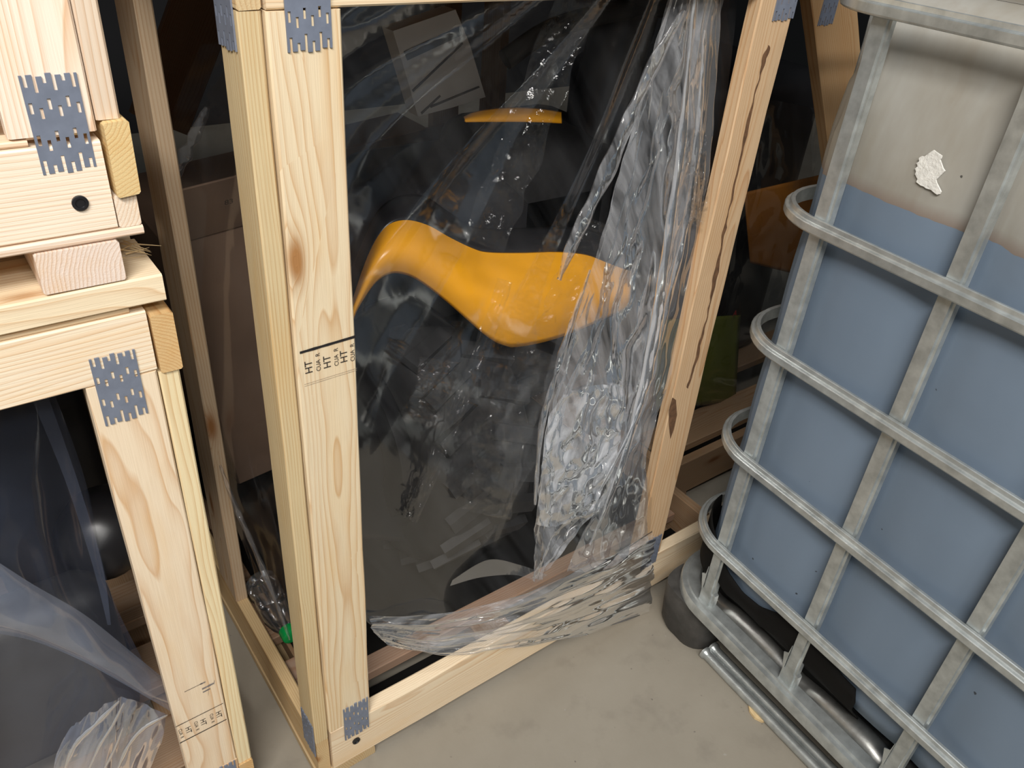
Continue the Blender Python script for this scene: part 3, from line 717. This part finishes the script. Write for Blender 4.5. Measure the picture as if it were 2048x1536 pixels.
patch('hem', fb, [
    [(735, 1232, .742), (900, 1222, .725), (1060, 1180, .688), (1200, 1118, .680), (1302, 1060, .682)],
    [(738, 1250, .742), (890, 1255, .722), (1050, 1225, .683), (1195, 1170, .675), (1300, 1120, .676)],
    [(745, 1262, .740), (870, 1285, .720), (1030, 1262, .680), (1185, 1220, .671), (1298, 1175, .671)],
    [(770, 1285, .740), (880, 1306, .720), (1000, 1296, .681), (1150, 1272, .670), (1290, 1226, .668)]], 150, 60, 'film_hem', hem_disp, label='bunched shiny hem of the film bag')
patch('loose_corner', fb, [
    [(905, 1160, .735), (975, 1120, .728), (1040, 1130, .715), (1095, 1150, .70)],
    [(900, 1172, .735), (960, 1155, .726), (1030, 1150, .712), (1075, 1165, .698)]], 30, 6, 'film_veil', None)
# film on the left side of the machine
patch('side_sheet', fb, [
    [(400, 90, 1.20), (470, 80, 1.05), (560, 60, .90)],
    [(340, 250, 1.22), (430, 240, 1.05), (560, 240, .89)],
    [(350, 480, 1.20), (440, 480, 1.02), (570, 480, .87)],
    [(390, 720, 1.15), (470, 720, .98), (590, 720, .85)],
    [(425, 920, 1.10), (500, 920, .95), (600, 920, .83)],
    [(490, 1100, 1.02), (545, 1100, .93), (610, 1100, .82)],
    [(545, 1240, .95), (575, 1240, .90), (620, 1240, .82)]], 50, 120, 'film_thin', crumple(.02, 4, 9, 11))
half_tube('pleat', fb, [(415, 215), (385, 280), (355, 340), (338, 405)], 1.10, 1.12, 14, 'film_flap', 8)
half_tube('pleat', fb, [(440, 930), (470, 1010), (510, 1100), (555, 1210), (580, 1280)], 1.0, .88, 6, 'film_flap', 9)

# ------------------------------------------------------------------ lower left crate: machine and film
m2 = thing('ride_on_machine', (-.15, 1.1, .083), 'dark machine under film inside the lower left crate', 'machine')
wheel(m2, (-.24, 1.31, .35), .265, .20)
rbox('dark_filler', m2, (-.225, .955, .235), (.56, .09, .30), .035, 'black_rubber')  # black box added to keep the view into this crate dark
rbox('body', m2, (-.25, 1.45, .40), (.62, .30, .60), .06, 'black_rubber')
rbox('side_box', m2, (.02, 1.40, .30), (.20, .30, .42), .03, 'black_rubber')
sp = onz(205, 1072, .40)
lathe('lamp_housing', m2, ony(205, 1072, 1.02), Vector((-.3, -1, .35)).normalized(), [(.045, -.10), (.062, -.05), (.066, 0), (.058, .03), (.035, .05), (0, .056)], 'black_plastic', 28)
tube('axle', m2, [(-.16, 1.31, .35), (-.02, 1.31, .37), (.03, 1.30, .40)], .025, 'black_plastic')
f2 = thing('plastic_film', (0, .80, .1), 'bluish plastic film with a long diagonal fold inside the lower left crate', 'plastic film', 'plastic film covers')
film_material('film_blue', .15, .5, .10, 10, .12, (.36, .44, .66), (5, 5, 3), (1, 1, .4), 35)
film_material('film_blue_fold', .36, .4, .15, 10, .12, (.52, .60, .78), (4, 4, 16), (.4, 1, 1), -35)
film_material('film_blue_crumple', .42, .85, .35, 12, .15, (.62, .70, .90), (30, 8, 5), (1.4, .5, .25), -30)
patch('sheet', f2, [
    [(-60, 800, .88), (40, 790, .90), (110, 790, .93)],
    [(-60, 960, .86), (60, 960, .88), (170, 960, .93)],
    [(-60, 1080, .84), (90, 1120, .86), (220, 1180, .91)],
    [(-60, 1180, .82), (120, 1250, .84), (300, 1360, .86)],
    [(-60, 1320, .81), (110, 1370, .83), (280, 1440, .84)],
    [(-60, 1560, .80), (80, 1570, .82), (230, 1570, .83)]], 70, 90, 'film_blue', crumple(.012, 2, 2, 3))
patch('diagonal_fold', f2, [
    [(-40, 1100, .812), (60, 1165, .815), (170, 1230, .818), (270, 1310, .822), (350, 1375, .826)],
    [(-40, 1190, .806), (60, 1235, .808), (160, 1285, .812), (260, 1350, .818), (345, 1400, .824)],
    [(-40, 1262, .812), (60, 1280, .814), (160, 1320, .818), (255, 1372, .822), (340, 1422, .826)]], 60, 14, 'film_blue_fold', lambda u, v, q, w: Vector((0, -1, 0))*.012*math.sin(v*math.pi)*(1+.4*noise.noise((u*6, v*2, 1))), label='pale diagonal fold')
patch('diagonal_fold', f2, [
    [(60, 790, .86), (130, 960, .88), (185, 1130, .88), (215, 1250, .87)],
    [(95, 790, .86), (155, 960, .88), (205, 1130, .88), (222, 1250, .87)]], 40, 6, 'film_blue', None)
patch('crumpled_corner', f2, [
    [(140, 1455, .806), (190, 1420, .800), (245, 1395, .806), (330, 1425, .81)],
    [(118, 1490, .80), (190, 1470, .792), (250, 1450, .80), (330, 1450, .805)],
    [(105, 1540, .797), (180, 1530, .79), (250, 1510, .796), (320, 1490, .80)],
    [(100, 1600, .795), (170, 1600, .79), (240, 1590, .795), (290, 1560, .80)]], 60, 50, 'film_blue_crumple', crumple(.010, 10, 1.2, 6), label='bright crumpled corner of film')

for pts, w_, sd in (([(128, 1540), (150, 1490), (190, 1450), (238, 1402)], 6, 31), ([(175, 1545), (200, 1490), (225, 1450), (248, 1405)], 4, 32), ([(235, 1540), (258, 1490), (290, 1455), (335, 1430)], 5, 33), ([(205, 1545), (228, 1500), (246, 1455)], 3, 34)):
    n_ = 40; vs = []; fs = []; P_ = [Vector((a, b, 0)) for a, b in pts]
    for i in range(n_+1):
        t = i/n_; c = cr(P_, t); d = (cr(P_, min(1, t+.02))-cr(P_, max(0, t-.02))).normalized(); nn = Vector((-d.y, d.x, 0))
        for k in range(7):
            a = math.pi*k/6; q = c+nn*w_*math.cos(a)*(1+.4*noise.noise((t*7, sd, 0)))*(.3+.7*math.sin(math.pi*t)**.5); vs.append(ony(q.x, q.y, .785-.004*math.sin(a)))
    for i in range(n_):
        for k in range(6): a = i*7+k; fs.append((a, a+1, a+8, a+7))
    vs, mw = center_mesh(vs); mesh_obj('crease', vs, fs, 'film_pleat', f2, mw, True)

# ------------------------------------------------------------------ machine beyond the tank
m3 = thing('ride_on_machine', (1.5, 1.2, .148), 'dim orange and olive machine wrapped in film behind the caged tank', 'machine')
def flatpatch(name, parent, px, y, bul, mat, label=None):
    a, b, c, d = px
    rows = [[(a[0], a[1], y), ((a[0]+b[0])/2, (a[1]+b[1])/2, y-bul), (b[0], b[1], y)], [((a[0]+d[0])/2, (a[1]+d[1])/2, y-bul), (sum(p[0] for p in px)/4, sum(p[1] for p in px)/4, y-bul*1.8), ((b[0]+c[0])/2, (b[1]+c[1])/2, y-bul)], [(d[0], d[1], y), ((c[0]+d[0])/2, (c[1]+d[1])/2, y-bul), (c[0], c[1], y)]]
    return patch(name, parent, rows, 14, 14, mat, thick=.004, label=label)
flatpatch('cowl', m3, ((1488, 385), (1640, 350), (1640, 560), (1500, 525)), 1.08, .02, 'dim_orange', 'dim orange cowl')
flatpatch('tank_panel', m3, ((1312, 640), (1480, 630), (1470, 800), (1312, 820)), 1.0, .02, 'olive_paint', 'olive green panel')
rbox('body', m3, (1.55, 1.32, .53), (.5, .4, .762), .05, 'black_plastic')
tm = text_mesh('A', .022); tm.materials.append(M['red_print'])
to = reg(bpy.data.objects.new('red_letter', tm), Matrix.Translation(ony(1470, 627, .975)) @ Matrix.Rotation(R(90), 4, 'X'), m3)
f3 = thing('plastic_film', (1.35, .94, .148), 'plain dim film over the machine behind the caged tank', 'plastic film', 'plastic film covers')
patch('sheet', f3, [
    [(1460, 200, .96), (1540, 200, .96), (1640, 220, .97)],
    [(1430, 450, .95), (1500, 450, .95), (1600, 460, .96)],
    [(1370, 700, .94), (1430, 700, .94), (1520, 700, .95)],
    [(1365, 810, .945), (1400, 810, .945), (1480, 810, .95)]], 30, 70, 'film_thin', crumple(.02, 4, 8, 21))

# ------------------------------------------------------------------ caged tank
TH = -math.atan(.075)
ib = thing('intermediate_bulk_container', (.9675, .655, 0), 'caged white plastic bulk tank filled with blue-grey liquid, standing beside the middle crate', 'tank')
MI = Matrix.Translation((.9675, .655, 0)) @ Matrix.Rotation(TH, 4, 'Z')
W[ib.name] = MI.copy(); ib.matrix_basis = MI
LXs, LYs, RC = 1.0, 1.2, .095
def loop_path(o=0, nc=10, step=None):
    """rounded rectangle: list of (point, normal, arclength tag along the -x face)"""
    out = []
    cs = [((RC, -RC), 90, 180), ((RC, -LYs+RC), 180, 270), ((LXs-RC, -LYs+RC), 270, 360), ((LXs-RC, -RC), 0, 90)]
    pts = []
    for (cx, cy), a0, a1 in cs:
        for k in range(nc+1):
            a = R(a0+(a1-a0)*k/nc); pts.append((Vector((cx+RC*math.cos(a), cy+RC*math.sin(a))), Vector((math.cos(a), math.sin(a)))))
    if step:
        q = []
        for i, (p, n) in enumerate(pts):
            q.append((p, n)); p2, n2 = pts[(i+1) % len(pts)]; L = (p2-p).length
            if L > step*1.5:
                m = int(L/step)
                for k in range(1, m): q.append((p.lerp(p2, k/m), n))
        pts = q
    return pts
def sweep(name, prof, mat, parent=ib, closed=True, step=None, label=None, fn=None, nc=10, angle=22):
    P = loop_path(nc=nc, step=step); m = len(prof); vs = []; fs = []
    for p, n in P:
        for k, (o, z) in enumerate(prof):
            if fn: o, z = fn(p, n, o, z)
            q = p+n*o; vs.append((q.x, q.y, z))
    L = len(P); kk = m if closed else m-1
    for i in range(L):
        for k in range(kk):
            fs.append((i*m+k, i*m+(k+1) % m, ((i+1) % L)*m+(k+1) % m, ((i+1) % L)*m+k))
    o = recalc(mesh_obj(name, vs, fs, mat, parent, MI, True, angle))
    if label: o['label'] = label
    return o
BAR = [(0, .0100), (.0050, .0108), (.0062, .0100), (.0070, .0050), (.0080, .0038), (.0118, .0038), (.0130, .0026), (.0130, -.0070), (.0118, -.0090), (.0090, -.0100), (0, -.0100)]
for z in (1.160, .888, .685, .480, .280): sweep('cage_bar', [(o, z+d) for o, d in BAR], 'galvanised')
VB = [(-.0010, -.0105), (-.0010, .0075), (-.0050, .0085), (-.0055, .0115), (-.0150, .0120), (-.0150, -.0105)]
def vbar(p, n):
    t = Vector((-n.y, n.x)); z0, z1 = .135, 1.152; vs = []; fs = []; m = len(VB)
    zs = [z0, .165, .168, .25, .6, 1.02, 1.10, 1.125, z1]
    for z in zs:
        for o, s in VB:
            k = 1.35 if z < .166 else (1.0 if z < 1.12 else 1.15)
            q = p+n*(o*(1.0 if z < 1.12 else .75))+t*s*k; vs.append((q.x, q.y, z))
    for j in range(len(zs)-1):
        for k in range(m): fs.append((j*m+k, j*m+(k+1) % m, (j+1)*m+(k+1) % m, (j+1)*m+k))
    fs.append(tuple(range(m))); fs.append(tuple(range((len(zs)-1)*m, len(zs)*m)))
    return recalc(mesh_obj('cage_upright', vs, fs, 'galvanised', ib, MI))
for k in range(6): vbar(Vector((0, -.095-.1985*k)), Vector((-1, 0)))
for k in range(5): vbar(Vector((.12+.19*k, 0)), Vector((0, 1)))
for k in range(5): vbar(Vector((LXs, -.15-.225*k)), Vector((1, 0)))
for k in range(4): vbar(Vector((.15+.23*k, -LYs)), Vector((0, -1)))
# tabs at the feet of the front uprights
for k in range(6):
    yv = -.095-.1985*k
    pts = [(-.001, yv+.0105, .16), (-.001, yv+.020, .20), (-.001, yv+.012, .205), (-.001, yv+.0105, .225)]
    v2 = pts+[(x-.0-.0015, y, z) for x, y, z in pts]
    recalc(mesh_obj('foot_tab', v2, [(0, 1, 2, 3), (7, 6, 5, 4), (0, 4, 5, 1), (1, 5, 6, 2), (2, 6, 7, 3), (3, 7, 4, 0)], 'galvanised', ib, MI))
# tank
UPY = [-.095-.1985*k for k in range(6)]
def tank_off(p, n, o, z):
    b = 0
    if n.x < -.9:
        d = min(abs(p.y-y) for y in UPY); b = .013*(1-math.exp(-(d/.040)**2))-.003
    zz = min(abs(z-q) for q in (.888, .685, .480, .280)); b += .003*(1-math.exp(-(zz/.05)**2))
    if z > 1.02 or z < .2: b *= .3
    return o+b, z
prof = [(-.085, .135), (-.080, .150), (-.068, .170), (-.050, .182), (-.034, .188), (-.026, .19)]+[(-.024, .19+.0325*k) for k in range(1, 27)]+[(-.026, 1.06), (-.034, 1.085), (-.037, 1.10), (-.036, 1.115), (-.040, 1.14), (-.055, 1.165), (-.085, 1.178), (-.093, 1.179)]
sweep('tank', prof, 'tank', closed=False, step=.02, fn=tank_off, nc=14, angle=80, label='translucent tank, liquid line showing')
top = [((p+n*-.0925).x, (p+n*-.0925).y, 1.179) for p, n in loop_path(nc=14)]
mesh_obj('tank_top', top, [tuple(range(len(top)))], 'tank', ib, MI)
# base: rim, tray bead, tray floor, feet, runner pipes
sweep('base_rim', [(-.022, .132), (-.018, .137), (.004, .137), (.006, .1335), (.0145, .1330), (.0165, .128), (.0165, .112), (.010, .108), (-.022, .112)], 'galvanised', label='wide galvanised rim of the base')
bead = [(-.020, .112)]+[(-.046+.025*math.cos(math.pi*k/8), .118+.026*math.sin(math.pi*k/8)) for k in range(9)]+[(-.075, .118)]
def bead_fn(p, n, o, z):
    if n.x < -.9:
        d = min(abs(p.y-y) for y in UPY); z2 = z-.012*math.exp(-(d/.035)**2)*(1 if z > .121 else 0)
        return o, z2
    return o, z
sweep('tray', bead, 'galvanised_tray', closed=False, step=.02, fn=bead_fn, label='shiny dented steel tray edge', angle=80)
tf = [((p+n*-.07).x, (p+n*-.07).y, .119) for p, n in loop_path()]
mesh_obj('tray_floor', tf, [tuple(range(len(tf)))], 'galvanised_tray', ib, MI)
def foot(cx, cy, sx, sy):
    n = 40; vs = []; fs = []; zs = [0.0005, .012, .05, .09, .1115]
    for j, z in enumerate(zs):
        for k in range(n):
            a = 2*math.pi*k/n; c, s = math.cos(a), math.sin(a)
            r = 1/((abs(c)**3.2+abs(s)**3.2)**(1/3.2)); q = (1-.10*(1-z/.11)-(.06 if j == 0 else 0))*(1+.05*noise.noise((c*2+cx*3, s*2+cy*3, z*30)))
            vs.append((cx+sx*c*r*q, cy+sy*s*r*q, z))
    for j in range(len(zs)-1):
        for k in range(n): fs.append((j*n+k, j*n+(k+1) % n, (j+1)*n+(k+1) % n, (j+1)*n+k))
    fs.append(tuple(range(n))); fs.append(tuple(range((len(zs)-1)*n, len(zs)*n)))
    o = recalc(mesh_obj('foot', vs, fs, 'grimy_black', ib, MI, True, 50)); o['label'] = 'grimy black corner foot'
for cx in (.056, LXs-.056):
    for cy in (-.052, -LYs/2, -LYs+.052): foot(cx, cy, .070, .066)
for dx, r, z in ((.016, .0100, .0105), (.036, .0100, .0125)):
    pp = [MI @ Vector((dx, -.118, z)), MI @ Vector((dx, -.18, z)), MI @ Vector((dx+.004, -.5, z)), MI @ Vector((dx, -.9, z))]
    tube('runner_pipe', ib, pp, r, 'galvanised', 12, 'steel runner pipe on the floor', radii=lambda t: 1.3 if t < .12 else 1)
# black sheet hugging the tank bottom
tops = [(.045, .27), (-.02, .27), (-.07, .25), (-.098, .225), (-.12, .205), (-.16, .192), (-.20, .196), (-.235, .215), (-.268, .235), (-.29, .20), (-.31, .222), (-.335, .225), (-.37, .21), (-.40, .208), (-.408, .16)]
vs = []; fs = []
def tank_surf(s):
    """s: signed position, negative = down the -x face (local y), positive = round the corner"""
    if s <= -RC: return Vector((.0135, s))
    L = RC+s; a = math.pi-(L/RC)*(math.pi/2)*.62
    a = max(a, math.pi/2); return Vector((RC+(RC-.0135)*math.cos(a), -RC+(RC-.0135)*math.sin(a)))
ss = [ .06-.008*i for i in range(60)]
ss = [s for s in ss if s >= -.41]
for s in ss:
    zt = tops[-1][1]
    for (a, za), (b, zb) in zip(tops, tops[1:]):
        if b <= s <= a: t = (a-s)/(a-b); zt = za+(zb-za)*t+.034; break
    if s > tops[0][0]: zt = tops[0][1]
    p = tank_surf(s)
    nn = Vector((-1, 0)) if s <= -RC else (p-Vector((RC, -RC))).normalized()
    for k in range(6):
        z = .128+(zt-.128)*k/5; ins = max(0, min(1, (.192-z)/.05))**.8*.045-.005
        q = p-nn*ins; vs.append((q.x, q.y, z))
for i in range(len(ss)-1):
    for k in range(5): fs.append((i*6+k, i*6+k+1, i*6+k+7, i*6+k+6))
o = mesh_obj('black_sheet', vs, fs, 'black_sheet', ib, MI, True); o['label'] = 'torn black sheet at the tank bottom'
md = o.modifiers.new('solid', 'SOLIDIFY'); md.thickness = .002
# remains of a label
stk = [(1046, 240), (1095, 208), (1150, 250), (1262, 325), (1245, 385), (1222, 400), (1250, 480), (1285, 580), (1325, 635), (1140, 820), (1150, 870), (1200, 970), (1245, 1060), (1225, 1105), (1165, 1120), (1115, 1085), (1040, 1020), (940, 990), (890, 950), (835, 935), (740, 860), (765, 800), (715, 700), (735, 650), (715, 585), (770, 540), (745, 470), (800, 440), (795, 370), (850, 330), (905, 345), (960, 300)]
vs = []
nI = (MI.to_3x3() @ Vector((1, 0, 0))); oI = MI @ Vector((.0085, 0, 0))
for a, b in stk:
    d = ray(1760+a/10.24, 280+b/10.24); t = (oI-EYE).dot(nI)/d.dot(nI); vs.append(EYE+d*t)
vs2 = vs+[v+nI*.002 for v in vs]; n = len(vs)
vs2, mw = center_mesh(vs2); fs = [tuple(range(n)), tuple(reversed(range(n, 2*n)))]+[(i, (i+1) % n, (i+1) % n+n, i+n) for i in range(n)]
o = recalc(mesh_obj('torn_sticker', vs2, fs, 'sticker', ib, mw)); o['label'] = 'torn white sticker scrap'

# wood chip beside the runner
ch = thing('wood_chip', onz(1508, 1420, 0), 'small torn yellowish chip on the floor beside the tank runner', 'chip')
vs = [onz(a, b, .001) for a, b in ((1495, 1405), (1502, 1412), (1508, 1425), (1520, 1434), (1532, 1444), (1524, 1446), (1508, 1438), (1498, 1424))]
v2 = vs+[v+Vector((0, 0, .005)) for v in vs]; n = 8
v2, mw = center_mesh(v2); recalc(mesh_obj('chip', v2, [tuple(range(n)), tuple(range(n, 2*n))]+[(i, (i+1) % n, (i+1) % n+n, i+n) for i in range(n)], 'chip', ch, mw))
